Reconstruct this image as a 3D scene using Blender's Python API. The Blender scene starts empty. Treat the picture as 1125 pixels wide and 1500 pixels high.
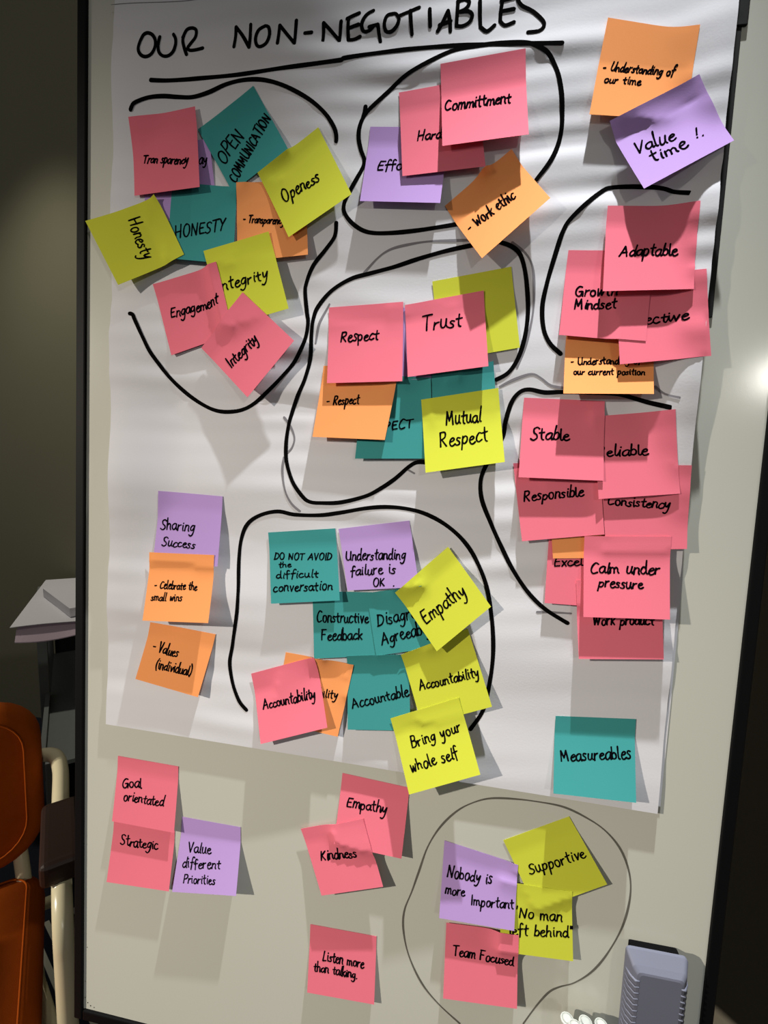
import bpy, bmesh, math, random
from mathutils import Vector, Matrix
random.seed(7)
SC = bpy.context.scene
COL = SC.collection

# ------------------------------------------------------------------ frame of the place
# The whiteboard leans back 3.5 degrees. Board millimetres: x right, y up the board, h out of its face.
LEAN = math.radians(3.5)
BO = Vector((0.0, 0.0, 1.25))
BX = Vector((1, 0, 0)); BY = Vector((0, math.sin(LEAN), math.cos(LEAN))); BN = Vector((0, -math.cos(LEAN), math.sin(LEAN)))
BROT = Matrix((BX, BY, BN)).transposed()
def bw(x, y, h=0.0):
    return BO + BX*(x*.001) + BY*(y*.001) + BN*(h*.001)
def board_matrix(x, y, h=0.0):
    return Matrix.Translation(bw(x, y, h)) @ BROT.to_4x4()

# ------------------------------------------------------------------ camera
cam_d = bpy.data.cameras.new('camera'); cam = bpy.data.objects.new('camera', cam_d); COL.objects.link(cam)
cam_d.sensor_fit = 'HORIZONTAL'; cam_d.sensor_width = 36.0; cam_d.lens = 36.0*700.0/1125.0; cam_d.clip_start = 0.02
CP = [76.86, 37.47, 485.27]
CR = [[0.985708, 0.052218, -0.160166], [0.063606, -0.995736, 0.06682], [-0.155993, -0.076053, -0.984826]]                       # camera right, down, forward in board axes
ax = [BX*r[0] + BY*r[1] + BN*r[2] for r in CR]
m = Matrix((ax[0], -ax[1], -ax[2])).transposed().to_4x4(); m.translation = bw(*CP)
cam.matrix_world = m
SC.camera = cam

# ------------------------------------------------------------------ light and exposure
SC.view_settings.view_transform = 'Standard'; SC.view_settings.look = 'None'
SC.view_settings.gamma = 1.0; SC.view_settings.use_curve_mapping = False
SC.view_settings.exposure = 0.0
wd = bpy.data.worlds.new('room_light'); SC.world = wd; wd.use_nodes = True
wd.node_tree.nodes['Background'].inputs[0].default_value = (1.0, 0.97, 0.93, 1)
wd.node_tree.nodes['Background'].inputs[1].default_value = 0.095
def lamp(name, kind, loc, target, energy, color, **kw):
    d = bpy.data.lights.new(name, kind); d.energy = energy; d.color = color
    for k, v in kw.items(): setattr(d, k, v)
    o = bpy.data.objects.new(name, d); COL.objects.link(o)
    o.matrix_world = Matrix.Translation(Vector(loc)) @ (Vector(target)-Vector(loc)).to_track_quat('-Z', 'Y').to_matrix().to_4x4()
    return o
lamp('ceiling_downlight', 'SPOT', bw(190, 1280, 185), bw(140, -300, 185+1580*math.tan(math.radians(13))), 300.0, (0.95, 0.98, 1.0), spot_size=math.radians(64), spot_blend=1.0, shadow_soft_size=0.010)
lamp('ceiling_spot_left', 'SPOT', (-3.6, -2.6, 2.45), (-0.36, 0, 0.87), 810.0, (1.0, 0.91, 0.79), spot_size=math.radians(24.5), spot_blend=1.0, shadow_soft_size=0.05)
lamp('added_wall_spot', 'SPOT', (-1.55, .92, 2.9), (-1.55, .94, 0), 60.0, (1.0, 0.93, 0.80), spot_size=math.radians(72), spot_blend=1.0, shadow_soft_size=0.05)  # unseen spot added to brighten the lower back wall, leaving its top dark
lamp('ceiling_lamp_right', 'AREA', (2.45, -3.66, 2.45), (0.2, 0, 1.2), 17.0, (1.0, 0.97, 0.90), shape='DISK', size=0.15)

# ------------------------------------------------------------------ materials (all procedural)
def lin(c):
    return tuple((x/255/12.92 if x/255 <= .04045 else ((x/255+.055)/1.055)**2.4) for x in c) + (1.0,)
def mat(name, rgb, rough=0.6, spec=0.3, var=0.04, scale=40.0, bump=0.0, bscale=300.0, metal=0.0, translucent=0.0):
    M = bpy.data.materials.new(name); M.use_nodes = True
    nt = M.node_tree; b = nt.nodes['Principled BSDF']; out = nt.nodes['Material Output']
    tc = nt.nodes.new('ShaderNodeTexCoord'); nz = nt.nodes.new('ShaderNodeTexNoise'); nz.inputs['Scale'].default_value = scale; nz.inputs['Detail'].default_value = 4
    nt.links.new(tc.outputs['Object'], nz.inputs['Vector'])
    mx = nt.nodes.new('ShaderNodeMix'); mx.data_type = 'RGBA'
    c = lin(rgb)
    mx.inputs[6].default_value = tuple(x*(1-var) for x in c[:3])+(1,); mx.inputs[7].default_value = tuple(min(1, x*(1+var)) for x in c[:3])+(1,)
    nt.links.new(nz.outputs['Fac'], mx.inputs[0]); nt.links.new(mx.outputs[2], b.inputs['Base Color'])
    b.inputs['Roughness'].default_value = rough; b.inputs['Specular IOR Level'].default_value = spec; b.inputs['Metallic'].default_value = metal
    if bump:
        n2 = nt.nodes.new('ShaderNodeTexNoise'); n2.inputs['Scale'].default_value = bscale; n2.inputs['Detail'].default_value = 3
        nt.links.new(tc.outputs['Object'], n2.inputs['Vector'])
        bp = nt.nodes.new('ShaderNodeBump'); bp.inputs['Strength'].default_value = bump; bp.inputs['Distance'].default_value = 0.001
        nt.links.new(n2.outputs['Fac'], bp.inputs['Height']); nt.links.new(bp.outputs['Normal'], b.inputs['Normal'])
    if translucent:
        tr = nt.nodes.new('ShaderNodeBsdfTranslucent'); ms = nt.nodes.new('ShaderNodeMixShader'); ms.inputs[0].default_value = translucent
        nt.links.new(mx.outputs[2], tr.inputs['Color'])
        nt.links.new(b.outputs[0], ms.inputs[1]); nt.links.new(tr.outputs[0], ms.inputs[2]); nt.links.new(ms.outputs[0], out.inputs['Surface'])
    return M
M = {
 'enamel': mat('white_enamel', (204, 204, 192), 0.14, 0.28, 0.015, 4.0, bump=0.02, bscale=900),
 'frame': mat('black_frame', (9, 9, 10), 0.6, 0.12),
 'paper': mat('chart_paper', (226, 225, 229), 0.95, 0.03, 0.012, 6.0, bump=0.05, bscale=500, translucent=0.06),
 'marker': mat('marker_ink', (13, 12, 12), 0.9, 0.0, 0.1),
 'pen': mat('pen_ink', (11, 9, 13), 0.9, 0.0, 0.1),
 'faint': mat('faint_ink', (132, 129, 134), 0.8, 0.1),
 'drymark': mat('dry_marker_ink', (104, 101, 92), 0.6, 0.2, 0.25, 60),
 'pink': mat('pink_note_paper', (240, 122, 140), 0.9, 0.04, 0.02, 30, bump=0.04, bscale=900, translucent=0.05),
 'teal': mat('teal_note_paper', (68, 154, 152), 0.9, 0.04, 0.02, 30, bump=0.04, bscale=900, translucent=0.05),
 'yellow': mat('yellow_note_paper', (210, 214, 68), 0.9, 0.04, 0.02, 30, bump=0.04, bscale=900, translucent=0.05),
 'purple': mat('purple_note_paper', (188, 154, 214), 0.9, 0.04, 0.02, 30, bump=0.04, bscale=900, translucent=0.05),
 'orange': mat('orange_note_paper', (252, 164, 100), 0.9, 0.04, 0.02, 30, bump=0.04, bscale=900, translucent=0.05),
 'eraser': mat('eraser_plastic', (106, 108, 122), 0.5, 0.3, 0.03),
 'felt': mat('black_felt', (14, 13, 14), 0.95, 0.05, 0.3, 400, bump=0.8, bscale=900),
 'white_plastic': mat('white_plastic', (186, 188, 180), 0.35, 0.4, 0.01),
 'orange_cloth': mat('orange_upholstery', (160, 72, 5), 0.85, 0.15, 0.1, 60, bump=0.25, bscale=700),
 'cream_metal': mat('cream_tube', (214, 206, 172), 0.25, 0.5, 0.02),
 'brown': mat('dark_brown_armrest', (40, 24, 17), 0.5, 0.3, 0.2, 20),
 'grey_metal': mat('grey_metal', (118, 122, 120), 0.45, 0.4, 0.05),
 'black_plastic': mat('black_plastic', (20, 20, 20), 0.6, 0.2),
 'wall': mat('olive_grey_wall', (136, 134, 112), 0.9, 0.1, 0.05, 3),
 'dark_wall': mat('charcoal_wall', (128, 122, 108), 0.85, 0.1, 0.06, 3),
 'floor': mat('dark_navy_floor', (30, 33, 42), 0.9, 0.1, 0.15, 80),
 'lilac': mat('lilac_paper', (204, 184, 196), 0.85, 0.1, 0.02),
}
def carpet():
    Mt = bpy.data.materials.new('striped_carpet'); Mt.use_nodes = True
    nt = Mt.node_tree; b = nt.nodes['Principled BSDF']
    tc = nt.nodes.new('ShaderNodeTexCoord'); mp = nt.nodes.new('ShaderNodeMapping'); mp.inputs['Rotation'].default_value = (0, 0, math.radians(81))
    wv = nt.nodes.new('ShaderNodeTexWave'); wv.inputs['Scale'].default_value = 10.0; wv.inputs['Distortion'].default_value = 0.15
    rp = nt.nodes.new('ShaderNodeValToRGB'); rp.color_ramp.elements[0].position = 0.62; rp.color_ramp.elements[1].position = 0.72
    rp.color_ramp.elements[0].color = lin((20, 23, 32)); rp.color_ramp.elements[1].color = lin((150, 150, 138))
    nt.links.new(tc.outputs['Object'], mp.inputs[0]); nt.links.new(mp.outputs[0], wv.inputs[0]); nt.links.new(wv.outputs['Fac'], rp.inputs[0]); nt.links.new(rp.outputs[0], b.inputs['Base Color'])
    b.inputs['Roughness'].default_value = 0.95; b.inputs['Specular IOR Level'].default_value = 0.05
    return Mt
M['carpet'] = carpet()

# ------------------------------------------------------------------ helpers
def mesh_obj(name, verts, faces, material, parent=None, smooth=False, matrix=None):
    me = bpy.data.meshes.new(name); me.from_pydata([tuple(v) for v in verts], [], faces); me.update()
    me.materials.append(M[material])
    if smooth:
        for p in me.polygons: p.use_smooth = True
        me.set_sharp_from_angle(angle=math.radians(40))
    o = bpy.data.objects.new(name, me); COL.objects.link(o)
    if parent: o.parent = parent
    if matrix is not None:
        if parent: o.matrix_local = matrix
        else: o.matrix_world = matrix
    return o
def bm_obj(name, bm, material, parent=None, smooth=False, matrix=None):
    me = bpy.data.meshes.new(name); bm.normal_update(); bm.to_mesh(me); bm.free(); me.materials.append(M[material])
    if smooth:
        for p in me.polygons: p.use_smooth = True
    o = bpy.data.objects.new(name, me); COL.objects.link(o)
    if parent: o.parent = parent
    if matrix is not None:
        if parent: o.matrix_local = matrix
        else: o.matrix_world = matrix
    return o
def tag(o, label, cat, group=None):
    o['label'] = label; o['category'] = cat
    if group: o['group'] = group
    return o
def empty(name, matrix, label, cat, group=None):
    o = bpy.data.objects.new(name, None); o.empty_display_size = 0.05; COL.objects.link(o); o.matrix_world = matrix
    return tag(o, label, cat, group)
def box_bm(x0, x1, y0, y1, z0, z1, bevel=0.0, seg=2, bm=None):
    own = bm is None
    b = bmesh.new()
    vs = [b.verts.new((x, y, z)) for x in (x0, x1) for y in (y0, y1) for z in (z0, z1)]
    for f in ((0,1,3,2),(4,6,7,5),(0,4,5,1),(2,3,7,6),(0,2,6,4),(1,5,7,3)): b.faces.new([vs[i] for i in f])
    bmesh.ops.recalc_face_normals(b, faces=b.faces)
    if bevel: bmesh.ops.bevel(b, geom=b.edges[:], offset=bevel, segments=seg, affect='EDGES', profile=0.6)
    if own: return b
    me = bpy.data.meshes.new('t'); b.to_mesh(me); b.free(); bm.from_mesh(me); bpy.data.meshes.remove(me)
    return bm
def tube_bm(pts, r, n=14, cap=True, bm=None):
    bm = bm or bmesh.new(); pts = [Vector(p) for p in pts]; rings = []
    prev = None
    for i, p in enumerate(pts):
        t = (pts[min(i+1, len(pts)-1)]-pts[max(i-1, 0)]).normalized()
        if prev is None:
            a = t.orthogonal().normalized()
        else:
            a = (prev - t*prev.dot(t)).normalized()
        prev = a; b = t.cross(a); rr = r[i] if isinstance(r, (list, tuple)) else r
        rings.append([bm.verts.new(p + a*(math.cos(2*math.pi*k/n)*rr) + b*(math.sin(2*math.pi*k/n)*rr)) for k in range(n)])
    for i in range(len(rings)-1):
        for k in range(n): bm.faces.new((rings[i][k], rings[i][(k+1) % n], rings[i+1][(k+1) % n], rings[i+1][k]))
    if cap:
        bm.faces.new(list(reversed(rings[0]))); bm.faces.new(rings[-1])
    return bm
def smooth_path(pts, step, closed=False):
    """Catmull-Rom through the points, resampled about every `step`"""
    if len(pts) < 2: return pts
    out = []
    P = [pts[0]] + list(pts) + [pts[-1]]
    if len(pts) == 2: P = [pts[0], pts[0], pts[1], pts[1]]
    for i in range(1, len(P)-2):
        p0, p1, p2, p3 = P[i-1], P[i], P[i+1], P[i+2]
        k = max(1, int(math.ceil(math.dist(p1, p2)/step)))
        for j in range(k):
            t = j/k
            out.append(tuple(0.5*((2*b)+(-a+c)*t+(2*a-5*b+4*c-d)*t*t+(-a+3*b-3*c+d)*t**3) for a, b, c, d in zip(p0, p1, p2, p3)))
    out.append(tuple(pts[-1]))
    return out
def ribbon(V, F, path, w, hf, lift, wobble=0.0):
    """ink line of width w along a 2D path, laid on the surface hf(x, y); rounded ends"""
    n = len(path)
    if n < 2: return
    base = len(V); ph = random.random()*6
    nrm = []
    for i in range(n):
        a = path[max(0, i-1)]; b = path[min(n-1, i+1)]
        dx, dy = b[0]-a[0], b[1]-a[1]; L = math.hypot(dx, dy) or 1.0
        nrm.append((-dy/L, dx/L))
    for i, (x, y) in enumerate(path):
        ww = w*0.5*(1+wobble*math.sin(ph+i*0.35))
        nx, ny = nrm[i]
        for sg in (1, -1): V.append((x+sg*nx*ww, y+sg*ny*ww, max(hf(x, y), hf(x+sg*nx*ww, y+sg*ny*ww))+lift))
    for i in range(n-1):
        a = base+2*i
        F.append((a, a+1, a+3, a+2))
    for e, sgn in ((0, -1), (n-1, 1)):                   # round caps
        x, y = path[e]; nx, ny = nrm[e]; tx, ty = ny*sgn, -nx*sgn
        h = hf(x, y)+lift; k0 = len(V); K = 5
        ids = [base+2*e]
        for k in range(1, K):
            t = math.pi*k/K
            V.append((x+math.cos(t)*nx*w*.5+math.sin(t)*tx*w*.5, y+math.cos(t)*ny*w*.5+math.sin(t)*ty*w*.5, h)); ids.append(k0+k-1)
        ids.append(base+2*e+1)
        F.append(tuple(ids if sgn < 0 else ids[::-1]))
def local(V, x, y, h):
    return [((a-x)*.001, (b-y)*.001, (c-h)*.001) for a, b, c in V]

# ---- heights above the board face (mm): flip chart paper, then every note lying on what is under it ----
PX0, PX1, PY0, PY1 = -314.0, 283.0, -271.0, 575.0      # paper extent in board millimetres, y upwards
def sstep(a, b, x):
    t = min(1.0, max(0.0, (x-a)/(b-a)))
    return t*t*(3-2*t)
def lift_left(y):
    return 14.0*math.exp(-((y-20)/140.0)**2) + 9.0*math.exp(-((y-400)/170.0)**2)
def lift_right(y):
    return 14.0*sstep(-90, 170, y)
def left_edge(y):
    return PX0 + 0.8*lift_left(y)
def right_edge(y):
    return PX1 + 2 - 0.43*lift_right(y)
def paper_h(x, y):
    h = 3.2
    amp = 0.34 + 0.66*sstep(-150, 200, y)
    ph = 0.9*math.sin(x*0.011+1.0) + 0.6*math.sin(x*0.023+y*0.004)
    w = math.sin(y*0.118+ph*1.3) + 0.8*math.sin(y*0.171+x*0.006+ph*1.9+1.1) + 0.55*math.sin(y*0.263-x*0.013+2.0+ph)
    m = 0.55 + 0.45*math.sin(x*0.009+y*0.017+0.4)
    h += amp*0.62*w*m
    h += 2.0*math.sin(y*0.045+0.35*math.sin(x*0.008)+0.9)*sstep(-260, -120, y)*(0.45+0.55*sstep(-40, -200, x))
    h += lift_left(y)*sstep(-220, left_edge(y)-3, x)       # left edge stands off the board
    h += lift_right(y)*sstep(222, right_edge(y)+1, x)      # right edge stands off too
    h += 2.0*sstep(-200, -271, y)
    return max(1.6, h)
def on_paper(x, y, pad=0.0):
    return left_edge(y)-pad <= x <= right_edge(y)+pad and PY0-pad <= y <= PY1+pad
NG = 16
def bil(c, u, v):
    (ax, ay), (bx, by), (cx, cy), (dx, dy) = c          # TL TR BR BL, v runs down
    return (ax*(1-u)*(1-v)+bx*u*(1-v)+cx*u*v+dx*(1-u)*v, ay*(1-u)*(1-v)+by*u*(1-v)+cy*u*v+dy*(1-u)*v)
def invbil(c, x, y):
    u = v = 0.5
    for _ in range(4):
        px, py = bil(c, u, v)
        (ax, ay), (bx, by), (cx, cy), (dx, dy) = c
        pux = (bx-ax)*(1-v)+(cx-dx)*v; puy = (by-ay)*(1-v)+(cy-dy)*v
        pvx = (dx-ax)*(1-u)+(cx-bx)*u; pvy = (dy-ay)*(1-u)+(cy-by)*u
        det = pux*pvy-pvx*puy
        ex, ey = x-px, y-py
        u += (ex*pvy-pvx*ey)/det; v += (pux*ey-ex*puy)/det
    return u, v
def gridh(g, u, v):
    u = min(1.0, max(0.0, u))*NG; v = min(1.0, max(0.0, v))*NG
    i = min(NG-1, int(u)); j = min(NG-1, int(v)); a = u-i; b = v-j
    return g[j][i]*(1-a)*(1-b)+g[j][i+1]*a*(1-b)+g[j+1][i]*(1-a)*b+g[j+1][i+1]*a*b
def curl_of(v, curl, bend):
    t = max(0.0, (v-bend)/(1-bend))
    return curl*(0.92*t+0.08*t*t) if t > 0 else 0.0
def solve_heights(notes):
    """notes bottom to top: (corners, curl, bend, skew); returns one height grid per note"""
    done = []
    for (c, curl, bend, skew) in notes:
        xs = [p[0] for p in c]; ys = [p[1] for p in c]
        cx, cy = sum(xs)/4, sum(ys)/4
        near = [(c2, g2) for (c2, g2, bx) in done if bx[0] < max(xs)+2 and bx[1] > min(xs)-2 and bx[2] < max(ys)+2 and bx[3] > min(ys)-2]
        S = []
        for j in range(NG+1):
            row = []
            for i in range(NG+1):
                x, y = bil(c, i/NG, j/NG)
                s = paper_h(min(right_edge(y), max(left_edge(y), x)), min(PY1, max(PY0, y))) if on_paper(x, y, 1.5) else 0.0
                for c2, g2 in near:
                    u, v = invbil(c2, x, y)
                    if -0.03 < u < 1.03 and -0.03 < v < 1.03:
                        s = max(s, gridh(g2, u, v))
                row.append(s)
            S.append(row)
        js = [j for j in range(NG+1) if j/NG <= bend]
        base = sum(S[j][i] for j in js for i in range(NG+1))/(len(js)*(NG+1))
        peel, skew = (skew, 0.0) if skew > 1 else (0.0, skew)      # peel: the top edge stands off by that many mm
        own = [[base+0.6+curl_of(j/NG, curl*(1+skew*(2*i/NG-1)), bend)+peel*max(0.0, 1-j/NG/bend) for i in range(NG+1)] for j in range(NG+1)]
        need = [[max(0.0, S[j][i]+0.6-own[j][i]) for i in range(NG+1)] for j in range(NG+1)]
        p = [r[:] for r in need]                       # extra lift where something lies underneath, eased out around it
        for _ in range(9):
            n = [r[:] for r in p]
            for j in range(NG+1):
                for i in range(NG+1):
                    a = p[j][max(0, i-1)]+p[j][min(NG, i+1)]+p[max(0, j-1)][i]+p[min(NG, j+1)][i]
                    n[j][i] = max(need[j][i], 0.5*p[j][i]+0.125*a)
            p = n
        g = [[own[j][i]+p[j][i] for i in range(NG+1)] for j in range(NG+1)]
        done.append((c, g, (min(xs), max(xs), min(ys), max(ys))))
    return [g for (_, g, _) in done]

# single-stroke hand lettering: x-height 10, cap height 17, ascender 19, descender -8 ; "advance|stroke;stroke"
FONT = {
'a':"9|8,9 5,10 1,7 1,2 4,0 7,3 8,8;8,9 8,3 9,0 10,1",
'b':"8|1,19 1,9 1,0;1,7 4,10 7,7 7,2 4,0 1,2",
'c':"8|7,9 4,10 1,6 1,2 4,0 8,2",
'd':"9|7,8 4,10 1,6 1,2 4,0 7,3;8,19 7.5,8 8,1 9.5,0",
'e':"8|1,5 5,6 7,8 5,10 2,8 1,4 3,0 6,0 8.5,2",
'f':"7|7,17 5,19 3,16 3,5 3,-3;0,9 7,10",
'g':"9|7,9 4,10 1,6 2,2 5,2 7,6;7.5,10 7.5,0 6,-6 3,-8 0,-6",
'h':"9|1,19 1,9 1,0;1,6 4,10 7,8 7,3 8,0",
'i':"4|2,10 2,3 3,0;2.2,14 2.4,14.6",
'j':"5|3,10 3,-4 1,-8 -1,-6;3.2,14 3.4,14.6",
'k':"8|1,19 1,9 1,0;7,10 1,5;2,6 7,0",
'l':"4|1.5,19 1.5,8 2,1 4,0",
'm':"13|1,10 1,0;1,7 4,10 6,7 6,0;6,7 9,10 11,7 11,3 12.5,0",
'n':"9|1,10 1,0;1,7 4,10 7,8 7,3 8.5,0",
'o':"9|5,10 2,9 1,4 3,0 6,0 8,4 7,9 4.5,10",
'p':"9|1,10 1,0 1,-8;1,7 4,10 7,8 7,3 4,0 1,2",
'q':"9|7,9 4,10 1,6 2,1 5,1 7,6;7.5,10 7.5,-8",
'r':"7|1,10 1,0;1,6 3,9 6,10",
's':"7|6,9 3,10 1.5,7.5 5,4 5,1 2,0 0,1",
't':"7|3,16 3,6 4,1 6,0;0,10 6.5,11",
'u':"9|1,10 1,3 3,0 6,2 7,10;7,10 7,3 9,0",
'v':"8|1,10 4,0;4,0 7,10",
'w':"11|1,10 2,1 3,0 5.5,8;5.5,8 7,0 8,1 10,10",
'x':"8|1,10 7,0;7,10 1,0",
'y':"9|1,10 2,4 4,3 7,9;7.5,10 6,-3 3,-8 0,-7",
'z':"8|1,10 7,10;7,10 1,0;1,0 8,0",
'A':"13|0,0 3,8 6,17;6,17 9,8 11,0;2,6 10,7",
'B':"11|1,17 1,0;1,17 7,16 7,10 1,9;1,9 8,8 9,3 6,0 1,0",
'C':"11|10,15 6,17 2,12 1,5 4,0 10,2",
'D':"12|1,17 1,0;0,17 7,15 10,9 7,2 0,0",
'E':"10|2,17 1,8 2,0;2,17 9,17;1.5,9 7,9.5;2,0 9,0.5",
'F':"10|2,17 1,8 1,0;1,17 9,17;1.5,9 7,9",
'G':"12|10,16 6,17 2,12 1,5 4,0 8,1 10,7;6,8 11,8 11,0",
'H':"12|1,17 1,0;10,18 9,0;1,8 10,9",
'I':"4|2,17 2,0",
'K':"10|1,17 1,0;8,17 1,8;2,9 9,0",
'L':"9|1,17 1,8 1,0;1,0 8,1",
'M':"14|1,0 2,17;2,17 6,5;6,5 10,17;10,17 12,0",
'N':"12|1,0 1,17;1,17 9,0;9,0 10,17",
'O':"13|6,17 2,14 1,6 4,0 8,0 11,6 10,14 6,17 4,16.5",
'P':"10|1,17 1,0;1,17 7,17 9,13 6,9 1,8",
'R':"11|1,17 1,0;1,17 7,17 8,13 6,10 1,8;3,8 9,0",
'S':"10|9,15 6,17 2,15 3,10 7,7 8,3 4,0 0,2",
'T':"11|5.5,17 5,8 5,0;0,16.5 11,17.5",
'U':"12|1,17 1,5 4,0 8,1 10,6 10,17;10,8 11,0",
'V':"11|1,17 5,0;5,0 10,17",
'W':"15|1,17 4,0;4,0 7,11;7,11 10,0;10,0 14,17",
'Y':"11|1,17 5,9;10,17 5,8 3,0",
'-':"8|1,6 6,6.5",
'.':"4|1.5,0 2,0.6",
'!':"6|3,17 2.5,5;2.3,0 2.6,.6",
"'":"4|2,17 1.5,13",
'"':"5|1,17 1,13;3.5,17 3.5,13",
'(':"6|5,19 2,12 2,4 5,-3",
')':"6|1,19 4,12 4,4 1,-3",
' ':"7|",
}

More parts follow.
